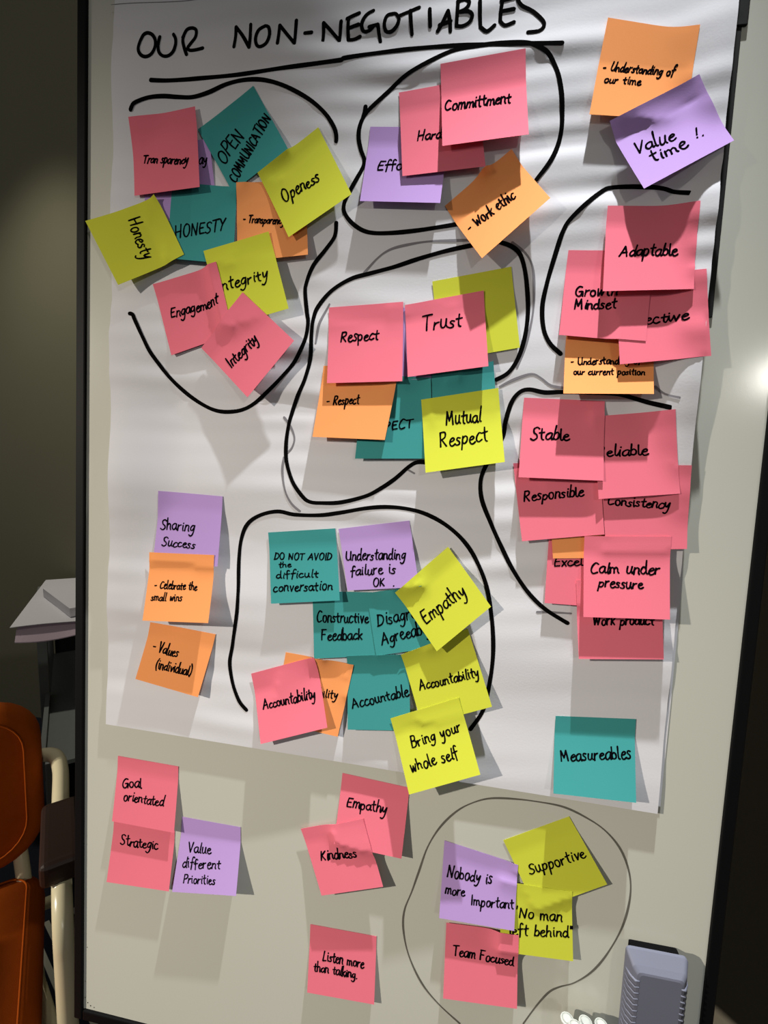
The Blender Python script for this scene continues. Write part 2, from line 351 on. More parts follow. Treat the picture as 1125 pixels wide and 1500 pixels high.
NOTES = [
    ('purple', [(-277.4, 368.9), (-202.1, 373.6), (-189.0, 295.8), (-266.8, 289.9)], 2, 0.22, 0.0, 'purple sticky note mostly hidden behind the pink Transparency note, ending in ay', [('ay', 0.809, 0.307, 0.931, 0.308, 5.4)]),
    ('teal', [(-214.9, 383.6), (-154.7, 420.6), (-115.3, 357.7), (-173.3, 318.4)], 3, 0.2, 0.0, 'teal sticky note reading OPEN COMMUNICATION, tilted, top left of the paper', [('OPEN', 0.077, 0.622, 0.549, 0.485, 8.5), ('COMMUNICATION', 0.105, 0.926, 0.994, 0.501, 6.3)]),
    ('teal', [(-240.4, 331.6), (-169.1, 323.0), (-169.0, 245.5), (-244.3, 253.0)], 4, 0.22, 0.0, 'teal sticky note reading HONESTY in capitals, beside the yellow Honesty note', [('HONESTY', 0.11, 0.723, 0.862, 0.564, 7.0)]),
    ('pink', [(-289.1, 395.2), (-217.2, 404.4), (-205.9, 321.0), (-279.3, 315.2)], 7, 0.22, 0.0, 'pink sticky note reading Transparency, top left corner of the paper', [('Tran sparency', 0.142, 0.581, 0.833, 0.689, 5.2)]),
    ('orange', [(-169.1, 327.4), (-96.6, 328.8), (-89.3, 253.8), (-165.0, 247.8)], 4, 0.22, 0.0, 'orange sticky note reading Transparency, half under the yellow Openess note', [('- Transparency', 0.082, 0.491, 0.675, 0.569, 4.3)]),
    ('yellow', [(-256.9, 315.5), (-223.5, 256.2), (-293.7, 223.1), (-333.0, 289.1)], 9, 0.3, 0.0, 'yellow sticky note reading Honesty downwards, hanging over the left edge of the paper', [('Honesty', 0.175, 0.491, 0.798, 0.546, 7.8)]),
    ('yellow', [(-146.6, 335.8), (-85.5, 377.9), (-46.2, 307.9), (-108.7, 269.3)], 9, 0.15, 0.0, 'yellow sticky note reading Openess, tilted, right of the teal capitals note', [('Openess', 0.144, 0.551, 0.71, 0.598, 7.2)]),
    ('yellow', [(-201.9, 259.3), (-131.8, 277.3), (-106.0, 200.0), (-175.6, 181.2)], 4, 0.22, 0.0, 'yellow sticky note reading Integrity, its first letter covered by a pink note', [('Integrity', 0.066, 0.547, 0.825, 0.559, 6.5)]),
    ('pink', [(-262.5, 228.5), (-187.1, 247.9), (-165.1, 177.1), (-237.0, 153.4)], 4, 0.22, 0.0, 'pink sticky note reading Engagement, left of the yellow Integrity note', [('Engagement', 0.126, 0.511, 0.885, 0.564, 6.0)]),
    ('pink', [(-201.4, 160.7), (-156.4, 216.7), (-96.9, 166.8), (-144.5, 109.8)], 8, 0.22, 0.0, 'pink sticky note reading Integrity upwards, turned like a diamond', [('Integrity', 0.11, 0.539, 0.661, 0.606, 6.8)]),
    ('purple', [(-32.9, 375.5), (43.8, 370.6), (40.2, 296.4), (-37.5, 301.0)], 10, 0.22, 0.0, 'purple sticky note reading Effort, behind the pink Hard work note', [('Effort', 0.152, 0.566, 0.62, 0.549, 5.6)]),
    ('pink', [(-6.3, 404.8), (66.6, 412.3), (80.2, 328.4), (2.6, 323.1)], 8, 0.22, 0.0, 'pink sticky note reading Hard work, half hidden under the Committment note', [('Hard', 0.201, 0.597, 0.502, 0.602, 4.9), ('work', 0.587, 0.598, 0.891, 0.586, 4.8)]),
    ('pink', [(32.3, 425.7), (109.4, 433.3), (116.8, 351.8), (39.3, 345.9)], 11, 0.35, 0.0, 'pink sticky note reading Committment, topmost of the top middle cluster', [('Committment', 0.036, 0.547, 0.812, 0.571, 6.3)]),
    ('orange', [(44.2, 298.3), (103.1, 347.1), (139.5, 294.9), (82.3, 243.4)], 13, 0.3, 0.0, 'orange sticky note reading Work ethic, tilted, below the Committment note', [('- Work ethic', 0.065, 0.56, 0.72, 0.624, 6.1)]),
    ('orange', [(178.9, 453.2), (252.8, 434.9), (248.7, 359.2), (168.7, 369.0)], 5, 0.45, 0.0, 'orange sticky note reading Understanding of our time, top right of the paper', [('- Understanding of', 0.055, 0.516, 0.824, 0.5, 4.0), ('our time', 0.09, 0.645, 0.491, 0.635, 3.5)]),
    ('purple', [(186.1, 361.6), (255.5, 394.2), (284.5, 333.5), (216.9, 297.5)], 13, 0.25, 3.5, 'purple sticky note reading Value time, curling off the top right of the paper', [('Value', 0.11, 0.527, 0.533, 0.605, 6.8), ('time', 0.211, 0.74, 0.599, 0.783, 6.1), ('!.', 0.7, 0.718, 0.798, 0.742, 5.5)]),
    ('yellow', [(36.2, 228.7), (110.4, 241.4), (123.5, 165.6), (48.9, 151.4)], 3, 0.22, 0.0, 'yellow sticky note with no writing in view, behind the pink Trust note', []),
    ('purple', [(-5.0, 202.8), (58.0, 206.3), (67.8, 134.3), (2.0, 133.0)], 3, 0.22, 0.0, 'purple sticky note showing as a sliver between the Respect and Trust notes', []),
    ('teal', [(41.1, 138.3), (99.7, 152.8), (110.1, 75.2), (46.9, 64.5)], 3, 0.22, 0.0, 'teal sticky note behind the yellow Mutual Respect note, under the Trust note', []),
    ('teal', [(-27.1, 137.6), (40.6, 135.5), (46.7, 56.6), (-31.3, 53.0)], 4, 0.22, 0.0, 'teal sticky note reading RESPECT in capitals, half under the orange Respect note', [('RESPECT', 0.076, 0.682, 0.748, 0.614, 5.2)]),
    ('orange', [(-69.5, 145.7), (9.3, 149.8), (-1.0, 72.7), (-75.7, 72.9)], 8, 0.22, 0.0, 'orange sticky note reading Respect, under the pink Respect note', [('- Respect', 0.114, 0.545, 0.557, 0.529, 5.1)]),
    ('pink', [(-66.9, 204.1), (8.8, 209.2), (13.1, 130.7), (-63.2, 127.2)], 8, 0.22, 0.0, 'pink sticky note reading Respect, left of the Trust note', [('Respect', 0.165, 0.46, 0.673, 0.45, 6.1)]),
    ('pink', [(10.7, 205.8), (86.1, 219.3), (95.0, 146.1), (18.5, 134.6)], 9, 0.22, 0.0, 'pink sticky note reading Trust, in the middle loop', [('Trust', 0.209, 0.386, 0.7, 0.416, 7.8)]),
    ('yellow', [(32.3, 114.1), (106.0, 127.2), (116.3, 56.3), (41.5, 42.3)], 9, 0.3, 0.0, 'yellow sticky note reading Mutual Respect, below the Trust note', [('Mutual', 0.3, 0.385, 0.75, 0.417, 7.1), ('Respect', 0.205, 0.687, 0.816, 0.685, 7.7)]),
    ('orange', [(165.6, 202.2), (242.3, 202.9), (242.0, 123.0), (164.3, 121.5)], 13, 0.4, 0.0, 'orange sticky note reading Understanding of our current position, under the pink Growth Mindset note', [('- Understanding of', 0.069, 0.653, 0.859, 0.643, 3.6), ('our current position', 0.105, 0.775, 0.902, 0.776, 3.3)]),
    ('pink', [(204.0, 229.6), (275.0, 231.2), (285.6, 156.9), (211.3, 148.8)], 8, 0.22, 0.0, 'pink sticky note ending in ective, rightmost below the Adaptable note', [('Persp', 0.038, 0.57, 0.292, 0.569, 5.0), ('ective', 0.314, 0.568, 0.782, 0.551, 5.0)]),
    ('pink', [(161.2, 255.2), (235.3, 252.9), (232.1, 170.1), (157.5, 176.2)], 7, 0.22, 0.0, 'pink sticky note reading Growth Mindset, left below the Adaptable note', [('Growth', 0.141, 0.528, 0.626, 0.503, 5.4), ('Mindset', 0.145, 0.679, 0.626, 0.657, 5.3)]),
    ('pink', [(191.5, 291.4), (264.9, 288.3), (266.5, 214.1), (191.3, 212.9)], 9, 0.22, 0.0, 'pink sticky note reading Adaptable, topmost of the upper right cluster', [('Adaptable', 0.167, 0.584, 0.811, 0.585, 5.7)]),
    ('pink', [(163.8, 2.2), (241.2, 4.8), (243.1, -76.7), (163.9, -77.8)], 4, 0.22, 0.0, 'pink sticky note reading Excellence, mostly hidden left of the Calm under pressure note', [('Excell', 0.077, 0.548, 0.456, 0.518, 4.4)]),
    ('orange', [(158.8, 45.4), (236.4, 51.4), (245.4, -27.1), (168.7, -33.9)], 3, 0.22, 0.0, 'orange sticky note of which one corner shows above the Excellence note', []),
    ('pink', [(191.5, -53.2), (268.0, -44.2), (273.5, -119.9), (198.5, -128.0)], 7, 0.22, 0.0, 'pink sticky note reading Work product, lowest of the right hand pink cluster', [('Work product', 0.183, 0.576, 0.897, 0.579, 5.2)]),
    ('pink', [(204.3, 58.7), (281.4, 61.2), (284.9, -15.2), (215.3, -21.7)], 4, 0.22, 0.0, 'pink sticky note reading Consistency, right of the Responsible note', [('Consistency', 0.049, 0.468, 0.784, 0.518, 4.9)]),
    ('pink', [(125.3, 55.9), (203.4, 63.4), (212.7, -7.0), (138.4, -19.1)], 5, 0.22, 0.0, 'pink sticky note reading Responsible, under the Stable note', [('Responsible', 0.075, 0.495, 0.792, 0.474, 5.4)]),
    ('pink', [(195.5, 103.0), (262.7, 110.7), (274.1, 35.1), (204.4, 26.0)], 6, 0.22, 0.0, 'pink sticky note reading Reliable, right of the Stable note', [('Reliable', 0.005, 0.487, 0.653, 0.508, 5.3)]),
    ('pink', [(131.0, 119.0), (204.3, 117.8), (207.3, 43.2), (130.4, 42.6)], 8, 0.22, 0.0, 'pink sticky note reading Stable, upper left of the right hand pink cluster', [('Stable', 0.114, 0.522, 0.584, 0.506, 6.4)]),
    ('pink', [(195.1, -9.9), (270.5, -4.6), (273.4, -80.5), (198.2, -85.5)], 8, 0.22, 0.0, 'pink sticky note reading Calm under pressure, above the Work product note', [('Calm under', 0.076, 0.46, 0.881, 0.463, 5.7), ('pressure', 0.17, 0.626, 0.69, 0.64, 5.1)]),
    ('orange', [(-258.5, -140.6), (-180.2, -146.8), (-195.6, -217.6), (-272.2, -206.1)], 7, 0.22, 0.0, 'orange sticky note reading Values individual, lowest of the left column on the paper', [('- Values', 0.116, 0.468, 0.526, 0.489, 6.4), ('(individual)', 0.241, 0.744, 0.81, 0.711, 5.9)]),
    ('purple', [(-249.2, 7.9), (-175.8, 6.0), (-176.9, -69.8), (-253.3, -69.2)], 5, 0.22, 0.0, 'purple sticky note reading Sharing Success, top of the left column', [('Sharing', 0.062, 0.544, 0.599, 0.529, 6.3), ('Success', 0.11, 0.78, 0.629, 0.77, 5.2)]),
    ('orange', [(-258.1, -60.4), (-181.2, -57.5), (-180.1, -129.1), (-257.3, -134.2)], 12, 0.22, 0.0, 'orange sticky note reading Celebrate the small wins, middle of the left column', [('- Celebrate the', 0.113, 0.53, 0.769, 0.534, 4.6), ('small wins', 0.089, 0.71, 0.565, 0.702, 4.2)]),
    ('purple', [(-46.5, -20.4), (27.0, -6.7), (41.3, -73.3), (-32.8, -83.5)], 4, 0.22, 0.0, 'purple sticky note reading Understanding failure is OK, right of the teal DO NOT AVOID note', [('Understanding', 0.036, 0.511, 0.869, 0.568, 5.7), ('failure is', 0.073, 0.762, 0.705, 0.769, 5.7), ('OK', 0.367, 0.949, 0.53, 0.953, 4.5), ('.', 0.642, 0.964, 0.669, 0.966, 4.8)]),
    ('teal', [(-71.6, -88.6), (-7.5, -83.9), (0.4, -149.6), (-65.9, -160.5)], 3, 0.22, 0.0, 'teal sticky note reading Constructive Feedback, under the DO NOT AVOID note', [('Constructive', 0.056, 0.465, 0.91, 0.475, 6.4), ('Feedback', 0.127, 0.729, 0.8, 0.738, 6.2)]),
    ('teal', [(-13.1, -85.3), (51.3, -69.9), (62.8, -133.6), (0.9, -149.7)], 3, 0.22, 0.0, 'teal sticky note reading Disagree Agreeably, half under the yellow Empathy note', [('Disagree', 0.097, 0.538, 0.829, 0.491, 6.9), ('Agreeably', 0.121, 0.839, 0.941, 0.747, 7.1)]),
    ('teal', [(-123.7, -29.7), (-50.0, -20.1), (-40.0, -94.1), (-114.8, -104.7)], 7, 0.22, 0.0, 'teal sticky note reading DO NOT AVOID the difficult conversation', [('DO NOT AVOID', 0.068, 0.382, 0.917, 0.437, 4.0), ('the', 0.127, 0.501, 0.316, 0.501, 3.3), ('difficult', 0.086, 0.651, 0.709, 0.663, 4.3), ('conversation', 0.038, 0.833, 0.905, 0.851, 5.3)]),
    ('teal', [(-30.6, -153.3), (33.8, -144.1), (41.3, -223.8), (-25.1, -231.8)], 5, 0.22, 0.0, 'teal sticky note reading Accountable, between the orange and yellow notes', [('Accountable', 0.081, 0.718, 0.991, 0.546, 5.8)]),
    ('orange', [(-98.7, -158.2), (-22.9, -162.7), (-35.7, -241.7), (-109.1, -234.9)], 5, 0.22, 0.0, 'orange sticky note ending in bility, behind the pink Accountability note', [('Accountability', 0.079, 0.554, 0.87, 0.503, 4.7)]),
    ('pink', [(-137.3, -186.6), (-65.6, -158.9), (-46.1, -230.2), (-119.5, -258.9)], 10, 0.28, 0.0, 'pink sticky note reading Accountability, lower left of the bottom loop', [('Accountability', 0.101, 0.543, 0.897, 0.576, 5.8)]),
    ('yellow', [(26.5, -145.4), (92.5, -111.9), (121.1, -186.7), (52.6, -215.6)], 6, 0.22, 0.0, 'yellow sticky note reading Accountability, below the yellow Empathy note', [('Accountability', 0.112, 0.548, 0.959, 0.604, 5.3)]),
    ('yellow', [(16.9, -81.4), (67.6, -30.5), (113.1, -85.2), (63.1, -135.8)], 8, 0.22, 0.0, 'yellow sticky note reading Empathy, tilted, right of the purple failure note', [('Empathy', 0.087, 0.623, 0.828, 0.661, 7.5)]),
    ('teal', [(183.9, -191.7), (258.1, -184.8), (260.5, -260.8), (184.9, -263.8)], 13, 0.25, 0.0, 'teal sticky note reading Measureables, at the lower right corner of the paper', [('Measureables', 0.086, 0.601, 0.954, 0.49, 6.1)]),
    ('pink', [(-305.7, -386.2), (-226.8, -387.6), (-228.4, -457.2), (-309.3, -461.4)], 7, 0.22, 0.0, 'pink sticky note reading Strategic, on the bare board below the Goal orientated note', [('Strategic', 0.141, 0.398, 0.749, 0.376, 6.3)]),
    ('pink', [(-301.4, -307.5), (-224.0, -308.7), (-223.4, -384.2), (-302.8, -383.9)], 7, 0.22, 0.0, 'pink sticky note reading Goal orientated, on the bare board at lower left', [('Goal', 0.105, 0.472, 0.422, 0.43, 6.3), ('orientated', 0.145, 0.658, 0.795, 0.64, 5.9)]),
    ('purple', [(-218.0, -368.8), (-145.8, -369.0), (-143.1, -441.0), (-221.1, -451.7)], 12, 0.26, 0.0, 'purple sticky note reading Value different Priorities, right of the Strategic note', [('Value', 0.155, 0.478, 0.536, 0.462, 5.9), ('different', 0.099, 0.679, 0.712, 0.654, 5.5), ('Priorities', 0.153, 0.873, 0.659, 0.869, 5.0)]),
    ('pink', [(-30.5, -286.4), (43.1, -291.4), (39.5, -365.6), (-34.5, -362.3)], 8, 0.22, 0.0, 'pink sticky note reading Empathy, on the bare board behind the Kindness note', [('Empathy', 0.11, 0.458, 0.709, 0.438, 6.2)]),
    ('yellow', [(19.7, -213.3), (87.6, -182.0), (113.6, -252.1), (44.5, -284.2)], 12, 0.22, 0.0, 'yellow sticky note reading Bring your whole self, over the bottom edge of the paper', [('Bring your', 0.191, 0.46, 0.913, 0.431, 5.9), ('whole self', 0.105, 0.74, 0.783, 0.731, 5.8)]),
    ('pink', [(-73.9, -355.9), (-4.9, -330.8), (21.8, -400.0), (-45.3, -423.7)], 6, 0.22, 0.0, 'pink sticky note reading Kindness, overlapping the pink Empathy note', [('Kindness', 0.155, 0.509, 0.733, 0.54, 6.1)]),
    ('pink', [(-59.0, -469.0), (16.5, -467.3), (18.6, -542.6), (-57.9, -546.5)], 5, 0.22, 0.0, 'pink sticky note reading Listen more than talking, alone at the bottom of the board', [('Listen more', 0.207, 0.497, 0.823, 0.503, 6.2), ('than talking.', 0.079, 0.67, 0.742, 0.672, 5.4)]),
    ('yellow', [(143.0, -332.4), (205.4, -295.6), (245.8, -357.4), (180.0, -398.4)], 4, 0.22, 0.0, 'yellow sticky note reading Supportive, tilted, inside the thin drawn circle', [('Supportive', 0.135, 0.548, 0.928, 0.585, 5.8)]),
    ('yellow', [(143.7, -375.7), (213.4, -371.5), (219.6, -444.0), (147.4, -449.5)], 4, 0.22, 0.0, 'yellow sticky note reading No man left behind, below the Supportive note', [("'No man", 0.212, 0.48, 0.863, 0.464, 6.1), ('left behind"', 0.122, 0.745, 0.999, 0.67, 5.9)]),
    ('purple', [(83.2, -343.4), (159.5, -355.6), (159.6, -421.9), (82.8, -423.8)], 8, 0.22, 0.0, 'purple sticky note reading Nobody is more Important, inside the thin drawn circle', [('Nobody is', 0.064, 0.467, 0.673, 0.409, 6.5), ('more', 0.053, 0.683, 0.32, 0.662, 5.6), ('Important', 0.41, 0.758, 0.978, 0.689, 5.6)]),
    ('pink', [(90.7, -433.6), (164.9, -428.2), (168.7, -508.6), (92.5, -515.3)], 5, 0.3, 0.0, 'pink sticky note reading Team Focused, below the purple Nobody note', [('Team Focused', 0.111, 0.431, 0.939, 0.452, 5.7)]),
]
TITLE = [
    [(-271.6, 478.4), (-275.3, 476.1), (-278.2, 468.1), (-278.8, 460.0), (-275.6, 454.5), (-270.5, 453.0), (-265.0, 456.0), (-261.8, 463.0), (-262.4, 471.1), (-266.5, 476.9), (-271.6, 478.4), (-273.5, 477.4)],
    [(-258.1, 474.5), (-258.7, 465.7), (-257.2, 458.0), (-253.0, 454.2), (-247.3, 454.5), (-242.5, 458.8), (-240.5, 465.8), (-241.3, 472.6), (-244.0, 477.3)],
    [(-228.0, 455.4), (-231.1, 462.9), (-233.3, 471.0), (-232.2, 478.3)],
    [(-233.7, 473.7), (-230.4, 481.3), (-224.6, 483.1), (-219.9, 480.7), (-219.9, 472.7), (-224.2, 466.3), (-227.1, 462.1), (-225.0, 459.5), (-218.3, 459.3), (-210.6, 460.4)],
    [(-176.5, 458.8), (-175.4, 469.3), (-176.3, 479.9)],
    [(-176.3, 479.9), (-167.6, 468.6), (-160.3, 456.9)],
    [(-160.3, 456.9), (-159.8, 467.9), (-160.8, 481.0)],
    [(-145.1, 477.8), (-151.5, 473.8), (-154.0, 465.0), (-151.9, 457.9), (-147.4, 456.5), (-141.9, 460.2), (-139.6, 468.9), (-141.6, 476.4), (-145.1, 477.8)],
    [(-130.6, 458.6), (-130.0, 468.2), (-129.8, 477.0)],
    [(-129.8, 477.0), (-122.0, 467.7), (-113.0, 457.2)],
    [(-113.0, 457.2), (-112.9, 469.5), (-112.7, 480.0)],
    [(-103.3, 467.1), (-96.4, 467.3)],
    [(-84.4, 458.4), (-84.2, 467.2), (-84.4, 474.4)],
    [(-84.4, 474.4), (-76.3, 466.4), (-67.8, 457.3)],
    [(-67.8, 457.3), (-67.2, 465.5), (-66.6, 473.8)],
    [(-59.0, 475.9), (-59.6, 466.7), (-58.9, 457.4)],
    [(-60.6, 475.4), (-48.9, 479.8)],
    [(-59.2, 467.0), (-49.0, 469.1)],
    [(-58.9, 457.2), (-52.9, 457.4), (-47.4, 459.3)],
    [(-35.3, 481.1), (-41.6, 477.3), (-45.9, 469.5), (-44.1, 463.3), (-38.6, 463.1), (-33.9, 466.4)],
    [(-38.6, 466.1), (-29.9, 467.2)],
    [(-29.9, 467.2), (-28.7, 459.9), (-27.0, 452.9)],
    [(-15.6, 475.9), (-21.3, 474.6), (-23.7, 467.5), (-21.9, 461.2), (-17.1, 460.4), (-11.9, 464.2), (-9.8, 470.5), (-13.2, 475.6), (-15.6, 475.9)],
    [(0.6, 477.5), (2.1, 465.0), (3.4, 456.4)],
    [(-9.1, 473.4), (8.9, 479.9)],
    [(19.0, 477.2), (20.4, 461.7)],
    [(27.5, 457.1), (32.3, 464.8), (36.3, 473.7)],
    [(36.3, 473.7), (38.7, 464.3), (39.6, 456.1)],
    [(29.0, 462.1), (39.5, 464.7)],
    [(45.2, 482.3), (45.1, 469.8), (45.0, 460.9)],
    [(44.8, 481.6), (51.4, 483.2), (55.6, 479.8), (53.1, 474.4), (46.5, 471.7)],
    [(46.5, 471.7), (55.5, 471.5), (59.1, 467.8), (56.7, 462.6), (50.7, 459.8), (45.0, 460.3)],
    [(65.4, 479.9), (66.2, 468.3), (67.3, 457.5)],
    [(67.3, 457.5), (73.4, 453.0), (80.1, 457.9)],
    [(85.9, 478.9), (85.0, 469.9), (85.0, 461.1)],
    [(84.8, 478.0), (96.7, 480.1)],
    [(84.8, 469.3), (96.7, 470.4)],
    [(85.0, 461.1), (89.6, 456.9), (97.5, 459.0)],
    [(107.2, 483.4), (99.4, 480.9), (102.6, 473.5), (113.8, 466.9), (123.0, 458.0), (124.4, 452.9), (120.4, 448.9), (110.7, 448.5)],
]
LOOPS = [
    [(-265.0, 430.4), (-250.0, 430.5), (-224.3, 431.6), (-171.3, 432.2), (-120.4, 435.7), (-64.5, 437.7), (-62.3, 439.0), (-26.6, 441.8), (8.3, 443.3), (51.8, 442.4), (98.3, 438.7), (141.3, 435.7)],
    [(-286.7, 402.2), (-284.4, 406.7), (-280.5, 409.5), (-267.7, 414.0), (-252.7, 415.9), (-237.5, 415.4), (-220.5, 415.0), (-202.9, 418.2), (-184.2, 424.0), (-165.9, 426.7), (-147.8, 426.0), (-129.9, 421.6), (-112.2, 414.1), (-94.2, 403.5), (-79.0, 390.6), (-69.6, 377.3), (-67.1, 369.5), (-67.0, 364.7)],
    [(-62.8, 285.9), (-63.9, 273.3), (-73.0, 260.8), (-85.4, 246.1), (-91.8, 229.3), (-93.1, 219.9), (-90.3, 200.4), (-88.0, 187.8), (-91.7, 168.3), (-101.7, 148.9), (-116.6, 131.1), (-135.4, 113.5), (-151.7, 101.8), (-168.0, 97.0), (-187.5, 97.4), (-207.4, 105.4), (-226.8, 118.3), (-245.5, 136.0), (-261.4, 155.7), (-272.6, 175.8), (-281.3, 190.3), (-284.2, 196.1), (-287.6, 197.1)],
    [(-38.7, 394.4), (-39.1, 390.2), (-40.8, 384.9)],
    [(127.8, 319.3), (140.5, 338.0), (146.6, 359.9), (145.4, 386.4), (140.4, 409.4), (131.6, 426.7), (120.1, 434.8), (106.9, 439.3), (87.3, 440.7), (65.3, 440.3), (43.0, 437.9), (20.9, 429.0), (-4.1, 416.7), (-24.6, 400.0), (-38.5, 388.1), (-43.5, 377.0), (-44.2, 366.0), (-41.3, 354.6), (-37.6, 345.3), (-39.5, 335.9), (-49.5, 317.6), (-55.0, 306.2), (-55.3, 296.9), (-49.1, 287.5), (-37.7, 279.1), (-25.3, 275.4), (-5.8, 274.9), (18.0, 276.4), (41.4, 279.1), (62.0, 281.8)],
    [(76.9, 262.4), (49.5, 257.3), (21.7, 250.3), (-2.0, 243.2), (-26.2, 237.4), (-45.8, 232.2), (-65.4, 220.6), (-78.8, 205.1), (-82.7, 192.7), (-84.0, 175.6), (-83.8, 156.1), (-89.4, 131.6), (-99.7, 106.9), (-105.9, 81.5), (-107.2, 58.7), (-104.9, 43.5), (-98.1, 26.0), (-86.9, 11.4), (-78.8, 6.0), (-65.7, 5.5), (-44.9, 7.5), (-19.6, 15.3), (-4.9, 23.6), (9.5, 34.3), (23.6, 47.7), (31.9, 52.5), (42.9, 52.5)],
    [(103.8, 135.5), (114.7, 142.5), (122.8, 156.4), (127.7, 177.0), (128.8, 199.9), (126.3, 222.3), (122.6, 240.1), (117.1, 253.3), (108.8, 260.0), (97.2, 264.1)],
    [(256.6, 296.9), (246.2, 300.5), (237.3, 306.1), (223.8, 309.4), (196.8, 310.1), (185.5, 306.0), (162.4, 284.6), (154.9, 272.0), (150.0, 253.0), (144.4, 226.8), (141.7, 204.7), (144.2, 184.2), (150.6, 170.6), (161.3, 160.6)],
    [(258.6, 112.3), (241.9, 116.9), (217.0, 124.3), (191.0, 125.4), (164.8, 125.2), (149.3, 124.4), (135.7, 126.8), (126.8, 124.4), (119.6, 114.5), (115.2, 95.9), (114.0, 81.9), (105.8, 64.9), (99.6, 52.7), (95.4, 38.2), (97.5, 19.2), (108.0, -4.2), (119.0, -25.4), (132.3, -48.6), (147.9, -69.4), (165.1, -84.7), (187.7, -97.0)],
    [(-141.7, -228.7), (-150.9, -219.2), (-159.1, -200.5), (-163.6, -178.6), (-160.4, -155.3), (-156.1, -123.6), (-155.1, -96.0), (-156.5, -63.6), (-154.5, -38.9), (-147.5, -22.1), (-133.3, -11.7), (-113.8, -6.4), (-94.4, -8.6), (-67.3, -7.4), (-45.9, -3.4), (-19.7, 2.7), (0.9, 5.5), (21.4, 5.3), (41.8, 1.5), (62.4, -7.7), (80.6, -21.6), (93.9, -38.3), (105.2, -60.1), (112.1, -82.3), (117.2, -112.0), (119.1, -139.9), (117.4, -168.9), (113.0, -195.8), (101.9, -216.9)],
]
FAINT = [
    [(-32.4, 238.0), (-19.5, 251.5), (-7.6, 259.2), (9.0, 263.4), (32.6, 266.2), (67.5, 266.4), (90.2, 268.0)],
    [(109.6, 263.2), (122.7, 253.2), (130.3, 240.0), (133.1, 217.8), (133.2, 195.3), (128.7, 167.9), (122.3, 147.2)],
    [(-66.9, 207.5), (-76.2, 187.7), (-79.1, 168.3)],
    [(-110.9, 92.7), (-103.8, 84.1), (-98.5, 71.7), (-100.7, 61.5), (-105.2, 56.2)],
    [(-108.8, 51.0), (-109.9, 35.6), (-105.6, 15.4), (-98.7, 3.0), (-89.2, -4.7)],
    [(107.5, 128.9), (120.7, 136.1), (136.1, 141.4), (145.3, 137.7), (154.7, 131.1), (168.2, 128.7)],
    [(245.4, 131.1), (253.4, 124.3), (264.6, 120.9)],
    [(158.5, -88.9), (168.8, -87.9), (189.9, -87.1)],
    [(20.0, 45.8), (28.9, 41.4)],
]
CIRCLE = [(112.1, -548.4), (88.2, -531.2), (68.5, -510.8), (52.8, -481.8), (45.4, -453.5), (45.3, -431.2), (52.1, -407.6), (58.7, -382.0), (66.1, -354.0), (78.1, -329.2), (94.6, -308.6), (111.4, -296.4), (128.3, -289.4), (151.6, -286.3), (176.8, -285.5), (199.7, -286.9), (220.7, -293.9), (239.7, -304.1), (255.0, -319.4), (264.5, -337.9), (269.2, -357.3), (269.1, -380.1), (264.3, -406.4), (252.7, -436.8), (240.0, -458.5), (224.6, -474.0), (210.5, -482.1), (200.5, -490.5), (189.1, -509.0), (177.7, -531.9)]

# ------------------------------------------------------------------ the setting
def structure(name, verts, faces, material):
    o = mesh_obj(name, verts, faces, material); o['kind'] = 'structure'; return o
def slab(name, x0, x1, y0, y1, z0, z1, material):
    o = bm_obj(name, box_bm(x0, x1, y0, y1, z0, z1), material); o['kind'] = 'structure'; return o
slab('floor', -4.0, 3.2, -4.2, 1.5, -0.1, 0.0, 'floor')
slab('wall_back', -4.0, 0.62, 1.31, 1.43, 0.0, 4.2, 'wall')
slab('wall_right', 0.62, 0.74, -0.22, 1.31, 0.0, 4.2, 'dark_wall')

mat_o = bm_obj('striped_mat', box_bm(-.26, .30, -.10, .10, 0.0, .006, .002), 'carpet', None, False, Matrix.Translation((-.72, .37, 0)) @ Matrix.Rotation(math.radians(-40), 4, 'Z'))
tag(mat_o, 'dark floor mat with grey diagonal stripes, below the left end of the whiteboard', 'mat')

# ------------------------------------------------------------------ whiteboard
HB, HT = -642.0, 640.0
board = empty('whiteboard', Matrix.Translation((0, 0.12, 0)), 'white enamel whiteboard in a black frame, holding the paper and sticky notes', 'whiteboard')
inv = board.matrix_world.inverted()
def on_board(name, bm, material, smooth=False):
    return bm_obj(name, bm, material, board, smooth, inv @ board_matrix(0, 0))
on_board('panel', box_bm(-.346, .346, (HB-1)*.001, (HT+1)*.001, -.014, 0.0), 'enamel')
for x0, x1, y0, y1 in ((-.3565, -.3455, -.655, .653), (.3445, .3555, -.655, .653), (-.3445, .3435, -.655, -.6425), (-.3445, .3435, .6405, .653)):
    on_board('frame_rail', box_bm(x0, x1, y0, y1, -.018, .0035, .0015), 'frame')
V, F = [], []
ribbon(V, F, smooth_path(CIRCLE, 4.0), 1.9, lambda x, y: 0.0, 0.12, 0.22)
ln = mesh_obj('drawn_circle', local(V, 0, 0, 0), F, 'drymark', board, False, inv @ board_matrix(0, 0)); ln['label'] = 'thin grey hand drawn circle on the bare board'
for x, y, r in ((-341, -560, .8), (-343.5, -628, .9), (-340, -634, 1.0), (-336, -637.5, 1.1), (-331, -638.5, .8), (-343.6, -606, .7), (330, -588, .6)):
    V = [(x+math.cos(q*.9)*r*random.uniform(.6, 1.2), y+math.sin(q*.9)*r*random.uniform(.5, 1.1), .12) for q in range(7)]
    mesh_obj('scuff', local(V, 0, 0, 0), [tuple(range(7))], 'marker', board, False, inv @ board_matrix(0, 0))
